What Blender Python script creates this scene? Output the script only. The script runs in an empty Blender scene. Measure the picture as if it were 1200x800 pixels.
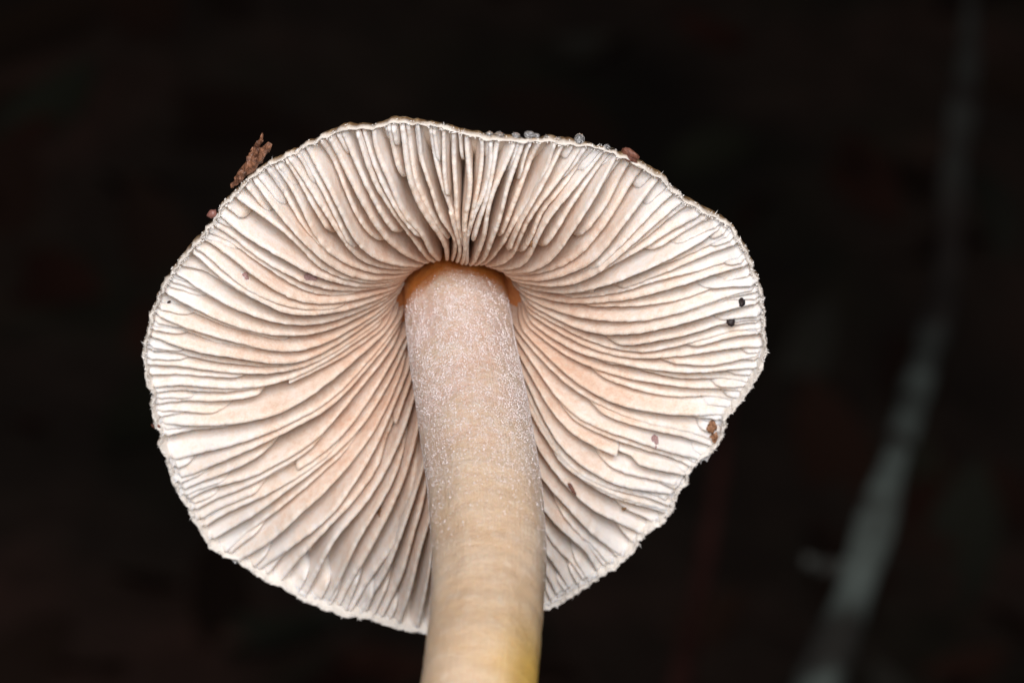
import bpy, math, random
import numpy as np
from mathutils import Vector, Matrix
from mathutils.bvhtree import BVHTree

random.seed(7)
rng = np.random.default_rng(7)
SC = bpy.context.scene
COL = SC.collection

# ------------------------------------------------------------------ camera, light, exposure
# working frame: x right, y up, z towards the camera, unit = one photograph pixel at the cap
# (0.0356 mm), origin in the middle of the cap's rim; U2W turns it into metres.
K = 0.0356e-3
D = 4200.0                       # camera to cap, 150 mm
PITCH = math.radians(8.0)        # the camera looks slightly upwards
Z0 = 0.032                       # height of the cap's middle above the soil
CX, CY = 533.0, 442.0            # photograph pixel of the cap's middle
sp, cp = math.sin(PITCH), math.cos(PITCH)
ROT = np.array([[1, 0, 0], [0, -sp, -cp], [0, cp, -sp]], float)   # columns: right, up, back
def U2W(p):
    return (np.asarray(p, float) @ ROT.T) * K + np.array([0, 0, Z0])
# the optical axis goes through photograph pixel (600, 400)
CAMP = np.array([600 - CX, CY - 400, D])

cam_d = bpy.data.cameras.new("camera")
cam = bpy.data.objects.new("camera", cam_d); COL.objects.link(cam)
cam_d.sensor_width = 36.0
cam_d.lens = 36.0 * D / 1200.0
cam_d.clip_start = 0.005
cam_d.clip_end = 50.0
m = Matrix(ROT.tolist()).to_4x4(); m.translation = Vector(U2W(CAMP)); cam.matrix_world = m
cam_d.dof.use_dof = True
cam_d.dof.focus_distance = (D - 110) * K
cam_d.dof.aperture_fstop = 84.0
SC.camera = cam

W = bpy.data.worlds.new("World"); SC.world = W; W.use_nodes = True
W.node_tree.nodes["Background"].inputs[0].default_value = (0.75, 0.85, 1.0, 1)
W.node_tree.nodes["Background"].inputs[1].default_value = 0.004

def flash(name, pos, target, size, power, col):
    l = bpy.data.lights.new(name, 'AREA'); l.shape = 'RECTANGLE'
    l.size, l.size_y = size; l.energy = power; l.color = col
    o = bpy.data.objects.new(name, l); COL.objects.link(o)
    p, t = Vector(U2W(pos)), Vector(U2W(target))
    o.location = p; o.rotation_euler = (t - p).to_track_quat('-Z', 'Y').to_euler()
    return o
# diffused macro flash held over the lens
flash("flash", (240, 1550, 6400), (0, 0, 0), (0.15, 0.12), 0.86, (1.0, 0.965, 0.972))

vs = SC.view_settings
vs.view_transform = 'Standard'; vs.look = 'None'; vs.gamma = 1.0; vs.exposure = 0.0
vs.use_curve_mapping = False
SC.cycles.max_bounces = 8; SC.cycles.diffuse_bounces = 6
SC.cycles.transparent_max_bounces = 8

# ------------------------------------------------------------------ helpers
def ray(px, py):
    d = np.array([(px - CX) - CAMP[0], (CY - py) - CAMP[1], -D])
    return CAMP, d / np.linalg.norm(d)
def at_depth(px, py, z):
    o, d = ray(px, py)
    return o + d * ((z - o[2]) / d[2])

def link_mesh(name, verts, faces, mat, parent=None, smooth=True, origin=None, attrs=None):
    """verts in metres (world); stored relative to the origin."""
    org = np.zeros(3) if origin is None else np.asarray(origin, float)
    me = bpy.data.meshes.new(name)
    v = np.asarray(verts, float) - org
    if isinstance(faces, np.ndarray):
        n, k = faces.shape
        me.vertices.add(len(v)); me.vertices.foreach_set("co", v.astype(np.float32).ravel())
        me.loops.add(n * k); me.loops.foreach_set("vertex_index", faces.astype(np.int32).ravel())
        me.polygons.add(n)
        me.polygons.foreach_set("loop_start", np.arange(0, n * k, k, dtype=np.int32))
        me.update(calc_edges=True)
    else:
        me.from_pydata(v.tolist(), [], faces)
    if smooth:
        me.polygons.foreach_set("use_smooth", np.ones(len(me.polygons), dtype=bool))
    if attrs:
        for an, av in attrs.items():
            a = me.attributes.new(an, 'FLOAT', 'POINT'); a.data.foreach_set("value", np.asarray(av, np.float32))
    me.materials.append(mat)
    me.update()
    o = bpy.data.objects.new(name, me); COL.objects.link(o)
    if parent is None:
        o.location = org
    else:
        o.parent = parent
    return o
def tag(o, label=None, cat=None, group=None, kind=None):
    if label: o["label"] = label
    if cat: o["category"] = cat
    if group: o["group"] = group
    if kind: o["kind"] = kind
    return o

def wave(n, mmax, wmax, seed, power=0.5):
    """smooth random field of (angle, t), periodic in the angle"""
    r = np.random.default_rng(seed)
    M = r.integers(0, mmax + 1, n); Wt = r.uniform(-wmax, wmax, n)
    P = r.uniform(0, 2 * np.pi, n); A = r.uniform(.5, 1, n); A /= np.sqrt((A ** 2).sum() / 2)
    def f(phi, t):
        phi = np.asarray(phi, float); t = np.asarray(t, float)
        s = np.zeros(np.broadcast(phi, t).shape)
        for mk, wk, pk, ak in zip(M, Wt, P, A): s = s + ak * np.cos(mk * phi + wk * t + pk)
        return s
    return f
def noise3(n, scale, seed):
    r = np.random.default_rng(seed)
    Kv = r.normal(0, 1, (n, 3)) / scale; P = r.uniform(0, 6.283, n)
    def f(p): return np.cos(p @ Kv.T + P).sum(-1) * math.sqrt(2.0 / n)
    return f

def rounded(x): return x * x * (3 - 2 * x)

# ------------------------------------------------------------------ materials
def new_mat(name):
    mt = bpy.data.materials.new(name); mt.use_nodes = True
    nt = mt.node_tree; b = nt.nodes["Principled BSDF"]
    return mt, nt, b
def node(nt, t, **kw):
    n = nt.nodes.new(t)
    for k, v in kw.items():
        if k in n.inputs: n.inputs[k].default_value = v
        else: setattr(n, k, v)
    return n
def lk(nt, a, b): nt.links.new(a, b)
def noise(nt, co, scale, detail=3, rough=.55, stretch=None):
    if stretch is not None:
        mp = node(nt, 'ShaderNodeMapping'); mp.inputs['Scale'].default_value = stretch
        lk(nt, co, mp.inputs[0]); co = mp.outputs[0]
    n = node(nt, 'ShaderNodeTexNoise', Scale=scale, Detail=detail, Roughness=rough)
    lk(nt, co, n.inputs['Vector']); return n.outputs['Fac']
def ramp(nt, fac, stops, interp='LINEAR'):
    r = node(nt, 'ShaderNodeValToRGB'); r.color_ramp.interpolation = interp
    e = r.color_ramp.elements
    while len(e) < len(stops): e.new(.5)
    for el, (p, c) in zip(e, stops):
        el.position = p; el.color = tuple(c) + (1,) if len(c) == 3 else c
    lk(nt, fac, r.inputs[0]); return r.outputs[0]
def mix(nt, fac, a, b, blend='MIX'):
    n = node(nt, 'ShaderNodeMix', data_type='RGBA', blend_type=blend)
    for s, v in ((n.inputs[0], fac), (n.inputs[6], a), (n.inputs[7], b)):
        if isinstance(v, (int, float)): s.default_value = v
        elif isinstance(v, tuple): s.default_value = v + (1,) if len(v) == 3 else v
        else: lk(nt, v, s)
    return n.outputs[2]
def mth(nt, op, a, b=0.0, c=None, clamp=False):
    n = node(nt, 'ShaderNodeMath', operation=op, use_clamp=clamp)
    for i, v in enumerate((a, b) if c is None else (a, b, c)):
        if isinstance(v, (int, float)): n.inputs[i].default_value = v
        else: lk(nt, v, n.inputs[i])
    return n.outputs[0]
def attr(nt, name): return node(nt, 'ShaderNodeAttribute', attribute_name=name).outputs['Fac']
def coords(nt): return node(nt, 'ShaderNodeTexCoord').outputs['Object']
def bump(nt, b, h, dist, strength=1.0):
    n = node(nt, 'ShaderNodeBump', Strength=strength, Distance=dist)
    lk(nt, h, n.inputs['Height']); lk(nt, n.outputs[0], b.inputs['Normal'])
def sss(b, w, scale, radius=(1.0, .5, .28)):
    b.inputs['Subsurface Weight'].default_value = w
    b.inputs['Subsurface Scale'].default_value = scale
    b.inputs['Subsurface Radius'].default_value = radius

# gills: cream flesh, pinkish tan towards the stem, finely grained
M_GILL, nt, b = new_mat("gill_flesh"); co = coords(nt)
rad, qq, rnd = attr(nt, "radial"), attr(nt, "depth"), attr(nt, "shade")
big = noise(nt, co, 900, 3); med = noise(nt, co, 3200, 4); fine = noise(nt, co, 11500, 3, .7)
f = mth(nt, 'MULTIPLY_ADD', rad, -1.15, 1.16)
f = mth(nt, 'ADD', f, mth(nt, 'MULTIPLY_ADD', big, 1.0, -.5))
f = mth(nt, 'ADD', f, mth(nt, 'MULTIPLY_ADD', med, .9, -.45))
f = mth(nt, 'ADD', f, rnd)
f = mth(nt, 'ADD', f, mth(nt, 'MULTIPLY_ADD', fine, 1.1, -.55), clamp=True)
colr = ramp(nt, f, [(0, (.82, .765, .72)), (.35, (.79, .675, .582)), (.7, (.72, .553, .438)), (1, (.65, .44, .322))])
lk(nt, colr, b.inputs['Base Color'])
b.inputs['Roughness'].default_value = .62; b.inputs['Specular IOR Level'].default_value = .28
sss(b, .55, .00034, (1.0, .74, .56))
bump(nt, b, mth(nt, 'ADD', fine, mth(nt, 'MULTIPLY', med, 1.2)), 2.2e-5, .55)

# cap: white felted margin, tan fibrous skin above, orange-brown round the stem: the hollow's shaded glow painted in
M_CAP, nt, b = new_mat("cap_flesh"); co = coords(nt)
ins, out = attr(nt, "radial"), attr(nt, "skin")
n1 = noise(nt, co, 2600, 5, .7); n2 = noise(nt, co, 9000, 4, .6)
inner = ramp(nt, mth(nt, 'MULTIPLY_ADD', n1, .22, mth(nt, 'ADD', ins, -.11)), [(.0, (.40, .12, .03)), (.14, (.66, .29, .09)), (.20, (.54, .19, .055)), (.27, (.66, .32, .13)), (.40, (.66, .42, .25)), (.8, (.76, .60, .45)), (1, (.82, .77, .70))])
skin = ramp(nt, n1, [(.3, (.09, .04, .014)), (.46, (.24, .13, .05)), (.57, (.38, .24, .11)), (.72, (.70, .60, .48))])
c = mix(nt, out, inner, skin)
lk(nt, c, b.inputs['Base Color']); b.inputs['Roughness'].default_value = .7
sss(b, .25, .0003, (1.0, .8, .65)); bump(nt, b, mth(nt, 'ADD', n1, n2), 6e-5, .8)

# stem: tan translucent flesh, pinker and paler under the powder, yellow stain low down
M_STEM, nt, b = new_mat("stem_flesh"); co = coords(nt)
al, ye = attr(nt, "along"), attr(nt, "yellow")
n1 = noise(nt, co, 700, 4, .6); n2 = noise(nt, co, 5200, 4, .62); n3 = noise(nt, co, 420, 4, .6, (1, .7, 1.7))
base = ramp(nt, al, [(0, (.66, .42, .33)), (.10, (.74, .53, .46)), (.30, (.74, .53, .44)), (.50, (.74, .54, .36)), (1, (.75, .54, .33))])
base = mix(nt, mth(nt, 'MULTIPLY_ADD', n3, 2.6, -.95, clamp=True), base, (.76, .62, .47))
base = mix(nt, mth(nt, 'MULTIPLY_ADD', n1, 1.5, -.68, clamp=True), base, (.60, .38, .20))
pw = ramp(nt, al, [(.02, (0, 0, 0)), (.07, (1, 1, 1)), (.40, (.8, .8, .8)), (.56, (.12, .12, .12)), (.7, (.02, .02, .02))])
st_co = node(nt, 'ShaderNodeCombineXYZ'); lk(nt, mth(nt, 'MULTIPLY', attr(nt, 'round'), 9.0), st_co.inputs[0]); lk(nt, mth(nt, 'MULTIPLY', al, 7.0), st_co.inputs[1])
fib = node(nt, 'ShaderNodeTexNoise', Scale=2.2, Detail=5, Roughness=.7); lk(nt, st_co.outputs[0], fib.inputs['Vector']); fib = fib.outputs['Fac']
base = mix(nt, mth(nt, 'MULTIPLY_ADD', fib, 2.2, -.95, clamp=True), base, (.60, .41, .28))
base = mix(nt, mth(nt, 'MULTIPLY_ADD', noise(nt, co, 1700, 4, .6, (1, .9, 1.5)), 3.0, -1.65, clamp=True), base, (.80, .68, .55))
flk = mth(nt, 'MULTIPLY', mth(nt, 'MULTIPLY_ADD', n2, 5.0, -2.45, clamp=True), pw)
base = mix(nt, mth(nt, 'MULTIPLY', flk, .75), base, (.80, .73, .70))
base = mix(nt, ramp(nt, mth(nt, 'MULTIPLY_ADD', n1, .05, mth(nt, 'MULTIPLY_ADD', n2, .03, al)), [(.055, (1, 1, 1)), (.085, (0, 0, 0))]), base, (.56, .20, .045))  # orange stem top: shadow of the gills, glowing through, painted into the colour
base = mix(nt, ye, base, (.70, .44, .09))
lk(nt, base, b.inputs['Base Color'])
b.inputs['Roughness'].default_value = .33; b.inputs['Specular IOR Level'].default_value = .5
sss(b, .5, .0008, (1.0, .62, .40))
hb = mth(nt, 'ADD', mth(nt, 'MULTIPLY', fib, .5), mth(nt, 'ADD', mth(nt, 'MULTIPLY', n2, .5), mth(nt, 'MULTIPLY', n3, 1.8)))
bump(nt, b, hb, 1.4e-4, .8)

def plain(name, col, rough=.7, ss=None, spec=.3, var=None, scale=4000, bmp=0.0):
    mt, nt, b = new_mat(name)
    b.inputs['Roughness'].default_value = rough; b.inputs['Specular IOR Level'].default_value = spec
    if var:
        co = coords(nt); n = noise(nt, co, scale, 4, .65)
        lk(nt, ramp(nt, n, [(.32, var), (.66, col)]), b.inputs['Base Color'])
        if bmp: bump(nt, b, n, bmp, .9)
    else: b.inputs['Base Color'].default_value = tuple(col) + (1,)
    if ss: sss(b, *ss)
    return mt
M_POWDER = plain("white_powder", (.77, .695, .675), .9, None, .05)
M_FUZZ = plain("white_fibre", (.86, .83, .79), .9, None, .1)
M_BARK = plain("bark", (.36, .165, .09), .42, None, .6, (.028, .010, .007), 3600, 9e-5)
M_GRAIN = plain("pinkish_grain", (.30, .14, .115), .45, None, .5, (.15, .055, .04), 6000)
M_CRUMB = plain("red_brown_crumb", (.22, .085, .05), .6, None, .5, (.06, .018, .012), 6000, 4e-5)
M_TAN = plain("tan_crumb", (.40, .20, .10), .6, None, .5, (.08, .03, .012), 6000, 4e-5)
M_BLACK = plain("black_grit", (.022, .012, .010), .55, None, .4, (.010, .005, .005), 9000, 3e-5)
M_LILAC = plain("lilac_fleck", (.42, .29, .28), .8, None, .2, (.26, .15, .14), 8000)
M_DIRT = plain("brown_fleck", (.28, .15, .07), .7, None, .3, (.10, .05, .025), 9000)
M_DROP, nt, b = new_mat("clear_water")
b.inputs['Base Color'].default_value = (1, 1, 1, 1); b.inputs['Roughness'].default_value = .02
b.inputs['IOR'].default_value = 1.33; b.inputs['Transmission Weight'].default_value = .9
b.inputs['Specular IOR Level'].default_value = .8

M_SOIL, nt, b = new_mat("dark_soil"); co = coords(nt)
n1 = noise(nt, co, 9, 3, .5); n2 = noise(nt, co, 60, 5, .65); n3 = noise(nt, co, 14, 2, .5)
c = ramp(nt, n1, [(.35, (.06, .05, .042)), (.52, (.15, .105, .083)), (.68, (.25, .135, .105))])
c = mix(nt, mth(nt, 'MULTIPLY_ADD', n3, 4, -2.1, clamp=True), c, (.075, .085, .055))
c = mix(nt, mth(nt, 'MULTIPLY_ADD', n2, 1.6, -.5, clamp=True), c, (.055, .042, .036))
lk(nt, c, b.inputs['Base Color']); b.inputs['Roughness'].default_value = .9
b.inputs['Specular IOR Level'].default_value = .1
bump(nt, b, n2, .004, .8)
M_LITTER, nt, b = new_mat("dead_leaf"); co = coords(nt)
t = attr(nt, "tone")
lk(nt, ramp(nt, t, [(0, (.04, .026, .02)), (.35, (.095, .055, .04)), (.6, (.12, .05, .036)), (.8, (.07, .075, .05)), (1, (.14, .125, .105))]), b.inputs['Base Color'])
b.inputs['Roughness'].default_value = .75; b.inputs['Specular IOR Level'].default_value = .15
M_TWIG, nt, b = new_mat("lichened_bark"); co = coords(nt)
n1 = noise(nt, co, 70, 3, .5); n2 = noise(nt, co, 400, 4, .6)
al = attr(nt, "along")
c = ramp(nt, n1, [(.38, (.08, .075, .065)), (.50, (.25, .30, .27)), (.66, (.38, .46, .42))])
c = mix(nt, ramp(nt, al, [(.36, (0, 0, 0)), (.46, (.9, .9, .9)), (.56, (1, 1, 1)), (.63, (.75, .75, .75)), (1, (.7, .7, .7))]), c, (.062, .043, .036))
c = mix(nt, mth(nt, 'MULTIPLY_ADD', n2, 1.2, -.5, clamp=True), c, (.08, .07, .06))
lk(nt, c, b.inputs['Base Color']); b.inputs['Roughness'].default_value = .85
bump(nt, b, n2, .0006, .8)

# ------------------------------------------------------------------ the setting: soil rising to a dark bank behind
def smoothstep(a, b_, x):
    x = np.clip((x - a) / (b_ - a), 0, 1); return x * x * (3 - 2 * x)
def ground_z(x, y):
    z = smoothstep(.62, 1.55, y) * .95 + smoothstep(1.5, 3, y) * .25
    z = z + .012 * np.sin(7 * x + 3 * y) * smoothstep(.08, .3, np.hypot(x, y))
    z = z + .006 * np.sin(31 * x - 17 * y + 1.3) * smoothstep(.08, .3, np.hypot(x, y))
    z = z + .0012 * np.sin(160 * x + 40 * y) * np.sin(170 * y - 30 * x)
    return z
g = np.linspace(-1, 1, 221); gx = np.sign(g) * (.35 * np.abs(g) + 2.65 * np.abs(g) ** 3)
gy = gx + .45
X, Y = np.meshgrid(gx, gy); Zg = ground_z(X, Y)
V = np.stack([X, Y, Zg], -1).reshape(-1, 3)
n = len(g); I = np.arange(n * n).reshape(n, n)
F = np.stack([I[:-1, :-1], I[:-1, 1:], I[1:, 1:], I[1:, :-1]], -1).reshape(-1, 4)
gr = link_mesh("ground", V, F, M_SOIL)
tag(gr, "dark blurred woodland soil rising to a bank behind the mushroom", None, None, "structure")

# ------------------------------------------------------------------ the mushroom's cap frame
TILT = math.radians(34.0)
ct, st = math.cos(TILT), math.sin(TILT)
AU, AV, AA = np.array([1, 0, 0.]), np.array([0, ct, st]), np.array([0, -st, ct])
def cap_pt(rho, phi, h):
    rho, phi, h = np.broadcast_arrays(*[np.asarray(a, float) for a in (rho, phi, h)])
    return (rho * np.cos(phi))[..., None] * AU + (rho * np.sin(phi))[..., None] * AV + h[..., None] * AA
def to_plane(px, py, h):
    o, d = ray(px, py); s = (h - o @ AA) / (d @ AA); p = o + d * s
    return p @ AU, p @ AV

OUT = [(465,139),(432,144),(400,149),(375,159),(360,166),(345,174),(330,183),(310,194),(290,211),(270,232),(257,249),(244,267),(230,285),
 (217,301),(203,318),(192,337),(180,365),(170,402),(168,430),(171,452),(179,466),(176,477),(182,500),(189,517),(185,525),(194,540),(205,577),
 (220,597),(235,627),(246,643),(260,654),(277,660),(290,670),(310,684),(330,691),(348,702),(367,710),(402,725),(420,726),(435,730),(465,740),
 (502,746),(540,748),(590,738),(636,718),(646,716),(666,704),(687,690),(707,677),(727,664),(742,650),(757,631),(775,615),(790,600),(793,582),(806,569),
 (805,557),(820,543),(837,531),(849,512),(850,492),(870,475),(880,457),(892,437),(899,415),(896,385),(894,347),(881,315),(872,292),
 (855,265),(830,250),(800,233),(780,212),(757,195),(732,181),(700,171),(675,165),(650,162),(610,161),(575,159),(540,151),(507,142)]
LIP = 8.5                       # the skin shows past the rim where the margin is seen from inside
ph, rr = [], []
for (px, py) in OUT:
    x, y = to_plane(px, py, 0); a = math.atan2(y, x)
    x, y = to_plane(px, py, -(LIP + 5) * max(0, math.sin(a)) ** 2)
    ph.append(math.atan2(y, x)); rr.append(math.hypot(x, y))
o_ = np.argsort(ph); PH = np.array(ph)[o_]; RR = np.array(rr)[o_]
def rim(phi): return np.interp(phi, PH, RR, period=2 * np.pi)
_dense = np.linspace(-np.pi, np.pi, 1441)[:-1]
_ker = np.exp(-np.linspace(-2, 2, 41) ** 2); _ker /= _ker.sum()
_r = rim(_dense); _rs = np.convolve(np.concatenate([_r[-20:], _r, _r[:20]]), _ker, 'valid')
def rim_s(phi): return np.interp(phi, _dense, _rs, period=2 * np.pi)      # a smoother rim for the interior

def pchip(xs, ys):
    xs, ys = np.array(xs, float), np.array(ys, float); h = np.diff(xs); dl = np.diff(ys) / h
    mm = np.zeros(len(xs)); mm[0], mm[-1] = dl[0], dl[-1]
    for i in range(1, len(xs) - 1):
        mm[i] = 0 if dl[i - 1] * dl[i] <= 0 else 2 * dl[i - 1] * dl[i] / (dl[i - 1] + dl[i])
    def f(x):
        x = np.clip(x, xs[0], xs[-1]); i = np.clip(np.searchsorted(xs, x) - 1, 0, len(h) - 1)
        t = (x - xs[i]) / h[i]
        return (ys[i] * (2*t**3 - 3*t**2 + 1) + mm[i] * h[i] * (t**3 - 2*t**2 + t) + ys[i+1] * (-2*t**3 + 3*t**2) + mm[i+1] * h[i] * (t**3 - t**2))
    return f
h_in = pchip([0, .12, .25, .4, .55, .7, .82, .91, .96, .985, 1.0], [-190, -188, -172, -146, -118, -88, -64, -45, -33, -23, -6])
h_free = pchip([.16, .20, .25, .32, .42, .53, .65, .78, .91, .965, 1.0], [-168, -150, -118, -86, -50, -24, -7, -1, -5, -6.5, -4])
def h_wall(s, p): return h_in(s) * (1 - .38 * np.maximum(0, np.sin(p)) * smoothstep(.72, .95, np.asarray(s, float)))

# stem centre line: photograph pixel, depth, radius
STEM_PX = [(532, 318, -190, 62), (534, 345, -137, 63), (541, 406, -46, 63.5), (553, 474, 52, 64.5), (568, 570, 195, 64), (574, 650, 312, 62.5), (570, 725, 420, 59.5), (561, 800, 530, 59)]
path = [np.append(at_depth(x, y, z), r) for x, y, z, r in STEM_PX]
path.insert(0, np.array([0, 0, 0, 52.0]) + np.append(-215 * AA, 0))
e = path[-1][:3]
for k, (dy, dz, r) in enumerate([(-130, 170, 58), (-260, 290, 60), (-400, 350, 66), (-560, 360, 74), (-690, 340, 72), (-740, 330, 60)]):
    path.append(np.append(e + np.array([-18 * (k + 1), dy, dz]), r))
path = np.array(path)
seg = np.linalg.norm(np.diff(path[:, :3], axis=0), axis=1); cum = np.concatenate([[0], np.cumsum(seg)])
def stem_at(s): return np.stack([np.interp(s, cum, path[:, i]) for i in range(4)], -1)
fine_s = np.linspace(0, cum[-1], 420)
PS = stem_at(fine_s)
kk = np.exp(-np.linspace(-2, 2, 25) ** 2); kk /= kk.sum()
PS = np.stack([np.convolve(np.concatenate([np.full(12, PS[0, i]) + (np.arange(-12, 0)) * (PS[1, i] - PS[0, i]), PS[:, i], np.full(12, PS[-1, i]) + np.arange(1, 13) * (PS[-1, i] - PS[-2, i])]), kk, 'valid') for i in range(4)], -1)
BASE = U2W(PS[-1, :3]); BASE[2] = ground_z(BASE[0], BASE[1])

mush = bpy.data.objects.new("mushroom", None); COL.objects.link(mush)
mush.empty_display_size = .01; mush.location = BASE
tag(mush, "pale cream mushroom seen from below, crowded gills around a tan powdery stem", "mushroom")

# ------------------------------------------------------------------ cap
NP = 900
phi = np.linspace(-np.pi, np.pi, NP + 1)[:-1]
prof = []      # (kind, s): outer skin from the apex to the rim, over the lip, inner face back to the middle
so = np.concatenate([np.linspace(.0, .9, 16), np.linspace(.92, 1, 8)])
rings, radial, skin = [], [], []
rough = wave(60, 160, 3, 31); rough2 = wave(24, 40, 4, 32)
jag = wave(40, 420, 3, 33)
R0 = rim(phi) + .8 * rough(phi, 0) + .7 * rough2(phi, 0) + (.4 + .7 * np.exp(-((phi + .75) / .5) ** 2)) * jag(phi, 0)
Rs = rim_s(phi)
for s in so:
    w = s ** 3
    rho = s * (Rs * (1 - w) + (R0 + 1.0) * w)
    th = 5 + 52 * (1 - s) ** .8
    h = h_wall(s, phi) - th * (1 - .35 * s ** 8) - (LIP - 5) * s ** 8 + .5 * rough(phi, 2 + s * 9) + 1.3 * rough2(phi, s * 5) * s
    rings.append(cap_pt(rho, phi, h)); radial.append(np.full(NP, s)); skin.append(np.full(NP, 1.0))
for dr, h, sk in ((1.2, -9, .75), (.8, -6, .35), (-.2, -3.4, .1), (-1.6, -4.2, 0), (-2.8, -8.0, 0)):
    rings.append(cap_pt(R0 + dr + .5 * rough(phi, 5 + dr), phi, h + .7 * rough(phi, 8 + dr) + .8 * rough2(phi, 9))); radial.append(np.full(NP, 1.0)); skin.append(np.full(NP, sk))
for s in np.concatenate([[.98], np.linspace(.96, .3, 18), [.25, .21, .18, .14, .08, 0]]):
    rings.append(cap_pt(s * Rs, phi, h_wall(s, phi))); radial.append(np.full(NP, s)); skin.append(np.full(NP, 0.))
V = U2W(np.array(rings).reshape(-1, 3)); NR = len(rings)
I = np.arange(NR * NP).reshape(NR, NP); J = np.roll(I, -1, axis=1)
F = np.stack([I[:-1], J[:-1], J[1:], I[1:]], -1).reshape(-1, 4)
cap_v, cap_f = V, F
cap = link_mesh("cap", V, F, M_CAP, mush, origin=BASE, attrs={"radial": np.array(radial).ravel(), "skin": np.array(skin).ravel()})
tag(cap, "cap with white felted margin and tan fibrous skin")

# ------------------------------------------------------------------ gills: each one a sheet of its own under the cap
sway = wave(12, 9, 5.5, 41); sway2 = wave(14, 22, 12, 42); lift = wave(10, 16, 6, 43)
all_v, all_f, voff = [], [], 0
def make_gill(phi0, t_in, t_out, drop, thick, idx, lean, notch=None):
    global voff
    r = np.random.default_rng(1000 + idx)
    L = (t_out - t_in); thick *= 1.14 + .28 * math.sin(phi0) ** 2
    n = max(22, int(L * 150)); t = np.linspace(t_in, t_out, n)             # t: share of the way from middle to rim
    a1, a2, a3 = r.normal(0, 1, 3); f1, f2, f3 = r.uniform(3, 6), r.uniform(7, 13), r.uniform(16, 26); p1, p2, p3 = r.uniform(0, 6.28, 3)
    ind = (1.7 * a1 * np.cos(f1 * t + p1) + 1.6 * a2 * np.cos(f2 * t + p2) + .65 * a3 * np.cos(f3 * t + p3))
    fade = smoothstep(.15, .6, t)
    Rl = rim_s(phi0); sag = 10.5 * math.tanh(3.2 * math.cos(phi0)) if math.sin(phi0) < 0 else 9.0 * math.cos(phi0)
    hi = h_wall(t, phi0) - 3.0
    he = h_free(t) + 3.2 * lift(phi0, t) * fade + drop * smoothstep(.15, .5, t) * (1 - smoothstep(.88, 1, t))
    he = he + r.normal(0, 1.0) * 2.2 * np.cos(r.uniform(3, 8) * t + r.uniform(0, 6.28)) * fade
    # ends: the inner end of a short gill rounds off against the flesh, the outer end dies into the margin
    endl = min(.13, .5 * L) * (1.0 if t_in > .25 else .22)
    x = np.clip((t - t_in) / endl, 0, 1); ein = np.sqrt(np.clip(1 - (1 - x) ** 2, 0, 1))
    if t_in < .25: ein = .45 + .55 * ein
    x = np.clip((t_out - t) / (.022), 0, 1); eout = .45 + .55 * smoothstep(0, 1, x)
    he = hi + (he - hi) * ein * eout
    if notch:
        for (na, nb, nd) in notch:
            he = he - nd * smoothstep(na, na + .006, t) * (1 - smoothstep(nb - .05, nb, t))
    he = np.maximum(he, hi + 1.0)
    ser = r.normal(0, .28, n) + .35 * np.cos(t * 113 + p1) + .25 * np.cos(t * 57 + p2)
    Q = np.array([0, .22, .44, .64, .8, .91, .975])
    cols_l, cols_r = [], []
    rho = t * (Rl * (1 - smoothstep(.8, 1, t)) + (rim(phi0) - .8) * smoothstep(.8, 1, t))
    coh = (7.0 * sway(phi0, t) + 3.2 * sway2(phi0, t)) * smoothstep(.12, .55, t)
    th = thick * (.62 + .38 * smoothstep(.15, .6, t)) * (.55 + .45 * np.minimum(ein, 1)) * (1 - .2 * smoothstep(.85, 1, t))
    for q in Q:
        qe = q + (0.012 * ser if q > .9 else 0)
        lat = coh * (.75 + .25 * q) + ind * fade * (.45 + .75 * q) + (lean - sag * q) * q * fade + (q > .9) * .12 * r.normal(0, 1, n) + .55 * np.cos(9 * q + 14 * t + p3) * q * fade
        h = hi + (he - hi) * qe + (.55 * ser if q > .9 else 0)
        w = th * (1.0 - .45 * q ** 1.5)
        for sgn, lst in ((1, cols_l), (-1, cols_r)):
            lst.append(cap_pt(np.hypot(rho, lat + sgn * w), phi0 + np.arctan2(lat + sgn * w, rho), h))
    lat = coh + ind * fade * 1.2 + (lean - sag) * fade + .12 * r.normal(0, 1, n) + .55 * np.cos(9 + 14 * t + p3) * fade
    tip = cap_pt(np.hypot(rho, lat), phi0 + np.arctan2(lat, rho), he + ser * .8 + .8)
    rows = np.array(cols_l + [tip] + cols_r[::-1])                          # (2k+1, n, 3)
    kq = rows.shape[0]
    qv = np.concatenate([Q, [1.0], Q[::-1]])
    V = U2W(rows.reshape(-1, 3)); I = np.arange(kq * n).reshape(kq, n)
    F = np.stack([I[:-1, :-1], I[:-1, 1:], I[1:, 1:], I[1:, :-1]], -1).reshape(-1, 4)
    caps = []
    for j in (0, n - 1):                                                    # close both ends
        for k in range(kq // 2):
            a, b_, c_, d_ = I[k, j], I[k + 1, j], I[kq - 2 - k, j], I[kq - 1 - k, j]
            if b_ != c_: caps.append((a, b_, c_, d_) if j == 0 else (d_, c_, b_, a))
    F = np.concatenate([F, np.array(caps)])
    o = link_mesh("gill", V, F, M_GILL, cap, origin=BASE,
                  attrs={"radial": np.tile(t, kq), "depth": np.repeat(qv, n), "shade": np.full(kq * n, r.normal(0, .06))})
    all_v.append(V); all_f.append(F + voff); voff += len(V)
    return o
NF = 73
base_phi = (np.arange(NF) + rng.uniform(-.15, .15, NF)) * 2 * np.pi / NF - np.pi
base_phi = base_phi + .15 * np.cos(base_phi)          # more crowded towards the top
idx = 0
notches = {3: [(.55, .66, 26)], 8: [(.62, .78, 20)], 12: [(.36, .47, 26)], 30: [(.7, .8, 14)], 41: [(.5, .6, 15)], 55: [(.66, .75, 15)]}
plan = []
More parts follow.
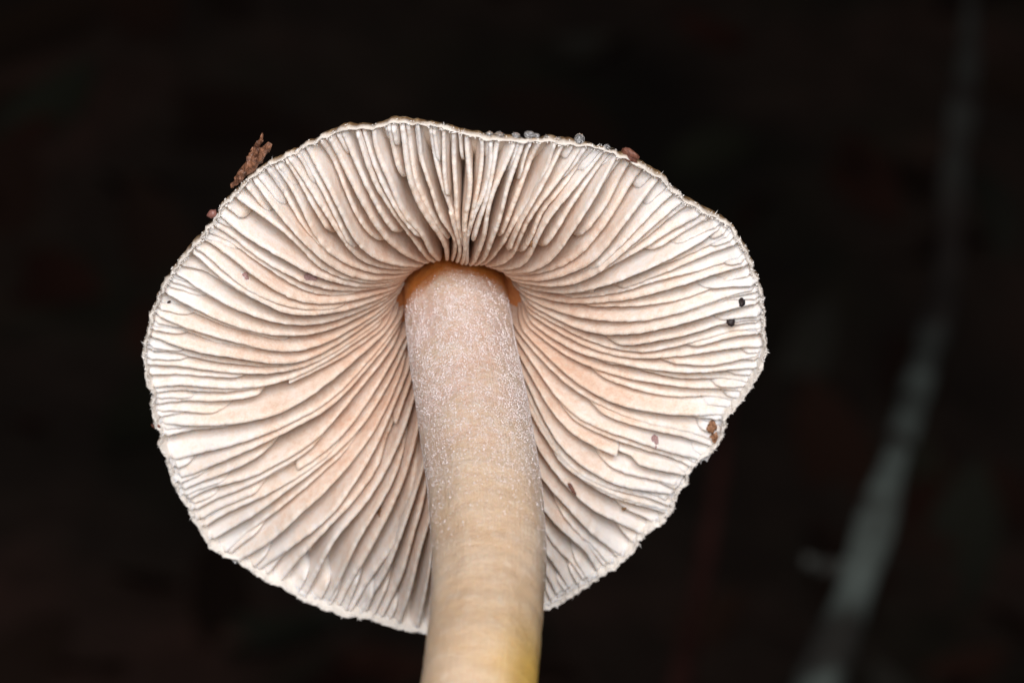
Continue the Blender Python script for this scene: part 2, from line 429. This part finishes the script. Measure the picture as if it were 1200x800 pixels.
for i in range(NF):
    a, b_ = base_phi[i], base_phi[(i + 1) % NF] + (2 * np.pi if i == NF - 1 else 0)
    gap = b_ - a
    plan.append((a, (rng.uniform(.19, .235) if rng.random() < .7 else rng.uniform(.165, .19)), rng.uniform(.994, 1.002), rng.normal(0, 4), rng.uniform(2.7, 3.7), notches.get(i)))
    if rng.random() < .86 or gap > .11:
        mpos = a + gap * rng.uniform(.42, .58); tin = rng.choice([rng.uniform(.30, .48), rng.uniform(.40, .74)])
        plan.append((mpos, tin, rng.uniform(.994, 1.002), rng.normal(-6, 4), rng.uniform(2.3, 3.3), None))
        for fr in (.25, .75):
            if rng.random() < .6:
                plan.append((a + gap * (fr + rng.uniform(-.03, .03)), rng.uniform(.78, .92), rng.uniform(.994, 1.002), rng.normal(-5, 2), rng.uniform(2.0, 2.8), None))
    else:
        plan.append((a + gap * rng.uniform(.4, .6), rng.uniform(.78, .92), .998, -4, 2.6, None))
for p in plan:
    make_gill(p[0], p[1], p[2], p[3], p[4], idx, rng.normal(0, 2.0), p[5]); idx += 1
print("gills", idx)

# ------------------------------------------------------------------ stem
NS, NA = len(PS), 96
T = np.gradient(PS[:, :3], axis=0); T /= np.linalg.norm(T, axis=1)[:, None]
right = np.array([1, 0, 0.]); 
Bn = np.cross(T, right); Bn /= np.linalg.norm(Bn, axis=1)[:, None]      # towards ... across the stem
Nn = np.cross(Bn, T)
ang = np.linspace(0, 2 * np.pi, NA + 1)[:-1]
arc = np.concatenate([[0], np.cumsum(np.linalg.norm(np.diff(PS[:, :3], axis=0), axis=1))])
lump = wave(9, 3, .03, 51); rib = wave(10, 9, .012, 52); ring_n = wave(8, 2, .22, 53)
A2, S2 = np.meshgrid(ang, arc)
low = smoothstep(330, 520, S2)
rad_ = PS[:, 3][:, None] * (1 + .006 * lump(A2, S2) * low + .010 * rib(A2, S2)) + .22 * ring_n(A2, S2) * low
Vp = PS[:, None, :3] + rad_[..., None] * (np.cos(ang)[None, :, None] * Nn[:, None, :] + np.sin(ang)[None, :, None] * Bn[:, None, :])
VIS = 900.0
along = np.clip((S2 - 74) / VIS, 0, 1)
ypt = at_depth(624, 800, 545)
yel = np.exp(-(np.linalg.norm((Vp - ypt) * np.array([1.25, .8, .35]), axis=-1) / 48) ** 2) * .95
V = U2W(Vp.reshape(-1, 3)); I = np.arange(NS * NA).reshape(NS, NA); J = np.roll(I, -1, axis=1)
F = np.stack([I[:-1], I[1:], J[1:], J[:-1]], -1).reshape(-1, 4)
V = np.vstack([V, U2W(PS[-1, :3])[None]]); c0 = len(V) - 1
capf = np.stack([I[-1], np.full(NA, c0), J[-1], J[-1]], -1)
stem_faces = F.tolist() + [[int(a), c0, int(c)] for a, c in zip(I[-1], J[-1])]
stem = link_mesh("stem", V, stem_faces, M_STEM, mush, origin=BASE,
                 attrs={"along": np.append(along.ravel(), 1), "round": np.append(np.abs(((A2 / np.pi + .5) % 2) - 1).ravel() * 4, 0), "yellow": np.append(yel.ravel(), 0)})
tag(stem, "tan stem, powdery white above, smooth and yellow stained below")

# powder on the upper stem: thousands of minute grains, joined
def octa(subdiv=True):
    v = [(1,0,0),(-1,0,0),(0,1,0),(0,-1,0),(0,0,1),(0,0,-1)]
    f = [(0,2,4),(2,1,4),(1,3,4),(3,0,4),(2,0,5),(1,2,5),(3,1,5),(0,3,5)]
    return np.array(v, float), np.array(f)
ov, of = octa()
clump = wave(40, 34, .2, 61); streak = wave(16, 22, .012, 62); blotch = wave(14, 7, .05, 63)
NG = 150000
ga = rng.uniform(0, 2 * np.pi, NG); gs = 78 + 580 * rng.random(NG) ** 1.2
pk = np.interp((gs - 74) / VIS, [.018, .055, .10, .3, .46, .62], [0, .6, 1, .85, .45, .05]) * (.5 + .5 * np.tanh(.35 + .75 * clump(ga, gs) + .4 * streak(ga, gs) + .45 * blotch(ga, gs)))
kp = rng.random(NG) < pk * .95; ga, gs = ga[kp], gs[kp]
gi = np.clip(np.searchsorted(arc, gs), 1, NS - 2)
nd = np.cos(ga)[:, None] * Nn[gi] + np.sin(ga)[:, None] * Bn[gi]
gr_ = rad_[gi, (np.round(ga / (2 * np.pi) * NA).astype(int)) % NA]
gc = PS[gi, :3] + (gs - arc[gi])[:, None] * T[gi] + nd * (gr_ - .1)[:, None]
gz = np.minimum(1.6, rng.lognormal(-.68, .42, len(gs)))
q = ov[None] * rng.uniform(.7, 1.3, (len(gs), 6, 1)) * gz[:, None, None]
gv = gc[:, None] + q[..., 0:1] * 1.15 * T[gi][:, None] + q[..., 1:2] * np.cross(nd, T[gi])[:, None] + q[..., 2:3] * .8 * nd[:, None]
gf = of[None] + 6 * np.arange(len(gs))[:, None, None]
print("grains", len(gs))
pw = link_mesh("powder", U2W(gv.reshape(-1, 3)), gf.reshape(-1, 3), M_POWDER, stem, origin=BASE)
tag(pw, "minute white powdery grains over the upper stem", kind="stuff")

# felted white fibres along the cap's margin, joined
fv, ff, cnt = [], [], 0
for k in range(2600):
    a = rng.uniform(-np.pi, np.pi); R = float(np.interp(a, phi, R0, period=2 * np.pi))
    if rng.random() < .35 and math.sin(a) < .2: continue
    if rng.random() < .6 and math.sin(a) > .75: continue
    dr, h = [(1.2, -9), (.6, -6), (-.6, -3.2), (-2.5, -3.8)][rng.integers(0, 4)]
    c = cap_pt(R + dr, a, h)
    d = cap_pt(rng.uniform(.1, 1), a, 0) + rng.normal(0, .55, 3) + AA * rng.uniform(-.6, .8); d /= np.linalg.norm(d)
    ln = rng.lognormal(.55, .45); w = rng.uniform(.5, 1.2)
    s1 = np.cross(d, rng.normal(0, 1, 3)); s1 /= np.linalg.norm(s1); s2 = np.cross(d, s1)
    bend = rng.normal(0, .3, 3) * ln
    base = c - d * 1.5
    ring = [base + w * (math.cos(z) * s1 + math.sin(z) * s2) for z in (0, 2.09, 4.19)]
    mid = [base + d * ln * .7 + bend * .4 + .7 * w * (math.cos(z) * s1 + math.sin(z) * s2) for z in (0, 2.09, 4.19)]
    fv += ring + mid + [base + d * (ln + 1.5) + bend]
    o = 7 * cnt; cnt += 1
    for z in range(3):
        y = (z + 1) % 3
        ff += [(o + z, o + y, o + 3 + y), (o + z, o + 3 + y, o + 3 + z), (o + 3 + z, o + 3 + y, o + 6)]
fz = link_mesh("margin_fuzz", U2W(np.array(fv)), np.array(ff), M_FUZZ, cap, origin=BASE)
tag(fz, "short white fibres felting the margin", kind="stuff")

# ------------------------------------------------------------------ crumbs, grit and droplets lying on the mushroom
all_v.append(cap_v); all_f.append(cap_f + voff)
GB = BVHTree.FromPolygons(np.concatenate(all_v).tolist(), np.concatenate(all_f).tolist())
def hit(px, py):
    o, d = ray(px, py); o2 = U2W(o); d2 = U2W(o + d) - o2; d2 /= np.linalg.norm(d2)
    loc, nor, i, dist = GB.ray_cast(Vector(o2), Vector(d2))
    return (None, None) if loc is None else (np.array(loc), np.array(nor) * (-1 if np.dot(np.array(nor), d2) > 0 else 1))
def blob(name, centre_w, radii_px, mat, seed, frame=np.eye(3), rough=.22, cells=2, smooth=True):
    """irregular pebble: subdivided icosphere pushed about by noise; radii in pixels along the frame's axes (world)"""
    import bmesh
    bm = bmesh.new(); bmesh.ops.create_icosphere(bm, subdivisions=cells, radius=1)
    v = np.array([x.co[:] for x in bm.verts]); f = [[w.index for w in p.verts] for p in bm.faces]; bm.free()
    n1, n2 = noise3(12, .55, seed), noise3(12, .22, seed + 1)
    v = v * (1 + rough * n1(v) + .4 * rough * n2(v))[:, None]
    v = (v * np.array(radii_px) * K) @ np.asarray(frame) + centre_w
    return link_mesh(name, v, f, mat, None, smooth, origin=centre_w)
def frame_from(n):
    n = n / np.linalg.norm(n); a = np.cross(n, [0.3, .2, .9]); a /= np.linalg.norm(a); return np.stack([a, np.cross(n, a), n])
def on_gill(name, px, py, radii, mat, seed, label, cat, group=None, rough=.25, turn=0.0, cells=2):
    loc, nor = hit(px, py)
    if loc is None: print("miss", name, px, py); return
    o0, d0 = ray(px, py); toc = -(U2W(o0 + d0) - U2W(o0)) / K; nor = nor * .6 + toc * .4; nor /= np.linalg.norm(nor)
    # axes: across the picture, up, out of the surface
    ex = np.array([math.cos(turn), 0, math.sin(turn)]); ex = ex - nor * (ex @ nor); ex /= np.linalg.norm(ex); ey = np.cross(nor, ex)
    o = blob(name, loc + nor * radii[2] * .5 * K, radii, mat, seed, np.stack([ex, ey, nor]), rough, cells, cells == 2)
    tag(o, label, cat, group); return o
def rim_point(px, py, h):
    x, y = to_plane(px, py, h); a = math.atan2(y, x); R = float(np.interp(a, phi, R0, period=2 * np.pi))
    return a, R
# bark splinter: a forked, fibrous sliver made of bundled jagged strips
import bmesh
def bark_splinter():
    p0, p1 = at_depth(288, 211, 60), at_depth(317, 171, 90)
    ax = p1 - p0; L = np.linalg.norm(ax); ax /= L
    side = np.cross(ax, [0, 0, 1.]); side /= np.linalg.norm(side); dep = np.cross(side, ax)
    vs_, fs_ = [], []
    rb = np.random.default_rng(77)
    strips = [(-6, .10, .97, 4.2, 0), (-1, -.10, .80, 6.2, 1), (5, .02, .98, 6.0, -1), (9, .16, .90, 4.2, 2), (2, -.22, .40, 3.6, 4), (-7, -.28, .2, 2.6, 1), (7, .30, 1.10, 5.0, 3), (-8, .5, 1.06, 2.3, 0)]
    for (off, a, b_, w, dz) in strips:
        o = len(vs_); nseg = 9; off *= .7; w *= .78
        for j in range(nseg + 1):
            u = j / nseg; s = (a + (b_ - a) * u) * L
            ww = w * (.45 + .75 * math.sin(math.pi * min(1, .12 + .8 * u))) * rb.uniform(.75, 1.2)
            spread = off * (.45 + .75 * (a + (b_ - a) * u)) + rb.normal(0, .8)
            for k in range(7):
                z = 2 * math.pi * k / 7
                rj = ww * rb.uniform(.65, 1.25)
                vs_.append(p0 + ax * (s + rb.normal(0, 1.1)) + side * (spread + rj * math.cos(z)) + dep * (dz * 2 + .8 * rj * math.sin(z)))
        for j in range(nseg):
            for k in range(7):
                fs_.append((o + j * 7 + k, o + j * 7 + (k + 1) % 7, o + (j + 1) * 7 + (k + 1) % 7, o + (j + 1) * 7 + k))
        fs_.append(tuple(o + k for k in range(6, -1, -1))); fs_.append(tuple(o + nseg * 7 + k for k in range(7)))
    # touch the margin: shift in depth so that the foot lies on the skin just behind the rim
    a, R = rim_point(292, 212, -6); foot = cap_pt(R, a, -8)
    sh = np.array([0, 0, foot[2] - p0[2] - 4])
    vv = U2W(np.array(vs_) + sh)
    o = link_mesh("bark_splinter", vv, fs_, M_BARK, None, False, origin=U2W(foot))
    return tag(o, "forked reddish brown bark splinter sticking up from the cap margin", "bark splinter")
bark_splinter()

def on_rim(name, px, py, radii, mat, seed, label, cat, group=None, rough=.2, turn=0.0, smooth=True, out=0.45, cells=2):
    a, R = rim_point(px, py, -9)
    n_out = cap_pt(1, a, -.35); n_out /= np.linalg.norm(n_out)
    surf = cap_pt(R + 1.0, a, -9)
    c = at_depth(px, py, surf[2])
    gap = np.linalg.norm(c - surf)
    if gap > radii[1] * .85: c = surf + (c - surf) * (radii[1] * .85 / gap)      # stay in touch with the skin
    ex = np.array([math.cos(turn), math.sin(turn), 0]); ey = np.array([-math.sin(turn), math.cos(turn), 0]); ez = np.array([0, 0, 1.])
    fr = np.stack([ROT @ ex, ROT @ ey, ROT @ ez])
    return tag(blob(name, U2W(c), radii, mat, seed, fr, rough, cells, smooth), label, cat, group)
on_rim("soil_grain", 248, 250, (5.5, 4.5, 4.5), M_GRAIN, 3, "small rounded pinkish brown grain stuck on the cap margin below the bark splinter", "grain", turn=.6)
on_rim("soil_crumb", 738, 184, (8, 5, 5), M_CRUMB, 9, "ragged red brown crumb on the upper cap margin beside the droplets", "crumb", rough=.34, turn=-.45, smooth=False, cells=3)
drops = [(679, 163, 6.2, "large clear round water droplet standing on the upper cap margin"),
         (711, 173, 4.2, "small bright water droplet between the large droplet and the red brown crumb")]
for k, (x, y, r, l) in enumerate(drops):
    on_rim("water_droplet", x, y, (r, r, r), M_DROP, 100 + k, l, "droplet", rough=.02, cells=3)
for k, (x, y, r) in enumerate([(585, 158, 5.0), (605, 157, 4.2), (621, 156, 5.4), (630, 158, 3.6), (655, 161, 3.0), (574, 157, 3.8), (694, 170, 2.4), (640, 160, 2.6)]):
    on_rim("water_droplet", x, y, (r * 1.0, r * .8, r * .85), M_DROP, 120 + k, "tiny glassy droplet in a row along the top of the cap margin", "droplet", "tiny droplets along the top margin", rough=.12, cells=3)
on_rim("soil_grain", 183, 499, (4, 3.4, 3), M_CRUMB, 12, "tiny dark red brown grain on the left cap margin by a notch", "grain", rough=.3)

on_gill("black_grit", 857, 376, (5, 6.2, 4), M_BLACK, 21, "larger rounded black grit stuck on a gill near the margin", "grit", rough=.16)
on_gill("black_grit", 869, 356, (3.4, 6.0, 3), M_BLACK, 23, "smaller pointed black grit stuck on a gill just above the larger one", "grit", rough=.34)
on_gill("soil_crumb", 836, 499, (5.5, 5.5, 4), M_TAN, 25, "upper of two tan brown crumbs lodged in the torn cap margin", "crumb", rough=.42, cells=3)
on_gill("soil_crumb", 837, 511, (6, 5.5, 4), M_TAN, 27, "lower of two tan brown crumbs lodged in the torn cap margin", "crumb", rough=.42, cells=3)
on_gill("soil_fleck", 624, 284, (2.4, 4.4, 2), M_DIRT, 29, "small brown oval fleck on a gill above the stem's top", "fleck", rough=.25)
on_gill("soil_fleck", 445, 598, (2.6, 7.5, 2), M_DIRT, 31, "narrow dark brown fleck on the gills left of the stem", "fleck", rough=.4)
on_gill("lilac_fleck", 361, 324, (7, 4.2, 1.6), M_LILAC, 33, "larger dull lilac fleck lying on a gill face", "fleck", rough=.45, cells=3)
on_gill("lilac_fleck", 287, 324, (4.5, 3, 1.4), M_LILAC, 35, "smaller dull lilac fleck on a gill nearer the bark splinter", "fleck", rough=.45, cells=3)
on_gill("lilac_fleck", 767, 516, (3.6, 7, 1.6), M_LILAC, 37, "upright lilac brown fleck caught between gills below the black grit", "fleck", rough=.45, cells=3)
on_gill("thin_fibre", 670, 572, (2, 7, 1.3), M_CRUMB, 39, "fine curved reddish fibre on the gills right of the stem", "fibre", rough=.25, turn=.5)
on_gill("black_grit", 198, 354, (1.8, 1.8, 1.6), M_BLACK, 41, "minute dark speck on the gills by the left cap margin", "grit")
on_gill("black_grit", 732, 675 - 80, (2.6, 3.2, 2), M_DIRT, 43, "minute brown speck on the lower right gills", "grit")

# ------------------------------------------------------------------ behind: lichened twig, dead leaves on the bank
def tube(name, pts, radii, mat, parent=None, origin=None, seed=0, nseg=14, sub=10):
    pts, radii = np.array(pts, float), np.array(radii, float)
    d = np.concatenate([[0], np.cumsum(np.linalg.norm(np.diff(pts, axis=0), axis=1))])
    u = np.linspace(0, d[-1], (len(pts) - 1) * sub + 1)
    f = [pchip(d, pts[:, i]) for i in range(3)]
    P = np.stack([q(u) for q in f], -1); R = np.interp(u, d, radii)
    Tn = np.gradient(P, axis=0); Tn /= np.linalg.norm(Tn, axis=1)[:, None]
    s1 = np.cross(Tn, [0.1, 1, 0.05]); s1 /= np.linalg.norm(s1, axis=1)[:, None]; s2 = np.cross(Tn, s1)
    r = np.random.default_rng(seed); a = np.linspace(0, 2 * np.pi, nseg + 1)[:-1]
    w = wave(10, 3, 60, seed + 5)
    RR_ = R[:, None] * (1 + .13 * w(a[None], u[:, None])) * (1 + .16 * np.sin(u * 95 + seed) * np.sin(u * 37) + .10 * np.sin(u * 210))[:, None]
    V = (P[:, None] + RR_[..., None] * (np.cos(a)[None, :, None] * s1[:, None] + np.sin(a)[None, :, None] * s2[:, None])).reshape(-1, 3)
    I = np.arange(len(u) * nseg).reshape(len(u), nseg); J = np.roll(I, -1, 1)
    F = np.stack([I[:-1], J[:-1], J[1:], I[1:]], -1).reshape(-1, 4).tolist()
    F += [[int(x) for x in I[0][::-1]], [int(x) for x in I[-1]]]
    return link_mesh(name, V, F, mat, parent, origin=origin, attrs={"along": np.repeat(u / d[-1], nseg)})
def far(px, py, dist):           # a point in metres, dist metres from the camera along the view
    return U2W(at_depth(px, py, D - dist / K))
tw = [far(960, 800, .40), far(1000, 700, .42), far(1042, 560, .445), far(1078, 445, .49), far(1113, 330, .54), far(1118, 205, .58), far(1133, 80, .62), far(1140, -60, .66)]
dn = (tw[0] - tw[1]); dn /= np.linalg.norm(dn)
low_ = tw[0] + dn * .02; 
q = low_.copy()
while q[2] > ground_z(q[0], q[1]) - .004: q = q + dn * .004 + np.array([0, 0, -.0012])
up = tw[-1] - tw[-2]; up /= np.linalg.norm(up)
pts = [q, low_] + tw + [tw[-1] + up * .06]
twig = bpy.data.objects.new("twig", None); COL.objects.link(twig); twig.location = q; twig.empty_display_size = .02
tag(twig, "blurred grey green lichened twig leaning in the dark behind the mushroom", "twig")
tube("shoot", pts, [.0030, .0027, .0026, .0026, .0023, .0021, .0022, .0019, .0022, .0018, .0014], M_TWIG, twig, q, 3)
tube("side_shoot", [far(1012, 664, .428), far(975, 664, .425), far(945, 655, .42)], [.0012, .0010, .0006], M_TWIG, twig, q, 5)

# dead leaves strewn over the bank, uncountable in the dark
lv, lf, lt, cnt = [], [], [], 0
for k in range(1500):
    y = rng.uniform(.62, 1.5); x = rng.uniform(-.6, .6); 
    z = float(ground_z(x, y)); e_ = .004
    nrm = np.array([-(ground_z(x + e_, y) - z) / e_, -(ground_z(x, y + e_) - z) / e_, 1.]); nrm /= np.linalg.norm(nrm)
    nrm = nrm + rng.normal(0, .3, 3); nrm /= np.linalg.norm(nrm)
    fr = frame_from(nrm); a = rng.uniform(0, 6.28)
    ex = math.cos(a) * fr[0] + math.sin(a) * fr[1]; ey = np.cross(nrm, ex)
    L, Wd = rng.uniform(.010, .030), rng.uniform(.25, .5); tone = rng.random(); curl = rng.uniform(-.3, .4)
    for i_, u in enumerate(np.linspace(-1, 1, 6)):
        w = L * Wd * (1 - u * u) ** .7
        for sgn in (-1, 0, 1):
            lv.append(np.array([x, y, z]) + ex * u * L + ey * sgn * w + nrm * (.002 + L * curl * (u * u - .2) + abs(sgn) * w * .25)); lt.append(tone)
    o = 18 * cnt; cnt += 1
    for i_ in range(5):
        for s_ in (0, 1): lf.append((o + i_ * 3 + s_, o + i_ * 3 + s_ + 1, o + i_ * 3 + s_ + 4, o + i_ * 3 + s_ + 3))
ll = link_mesh("leaf_litter", np.array(lv), np.array(lf), M_LITTER, None, attrs={"tone": lt})
tag(ll, "dark dead leaf litter strewn over the blurred bank", "leaf litter", None, "stuff")

# a thin dull red stalk, far out of focus
st_ = [far(842, 560, .62), far(822, 680, .60), far(790, 830, .57)]
dn = st_[-1] - st_[-2]; dn /= np.linalg.norm(dn); q = st_[-1].copy()
while q[2] > ground_z(q[0], q[1]) - .004: q = q + dn * .004 + np.array([0, 0, -.0012])
M_RED = plain("dull_red_bark", (.13, .05, .04), .85, None, .2, (.06, .025, .02), 200)
sk = tube("dead_stalk", [q] + st_[::-1] + [far(856, 450, .65)], [.0022, .0020, .0019, .0016, .0006], M_RED, None, q, 11)
tag(sk, "faint blurred reddish dead stalk in the dark between mushroom and twig", "stalk")
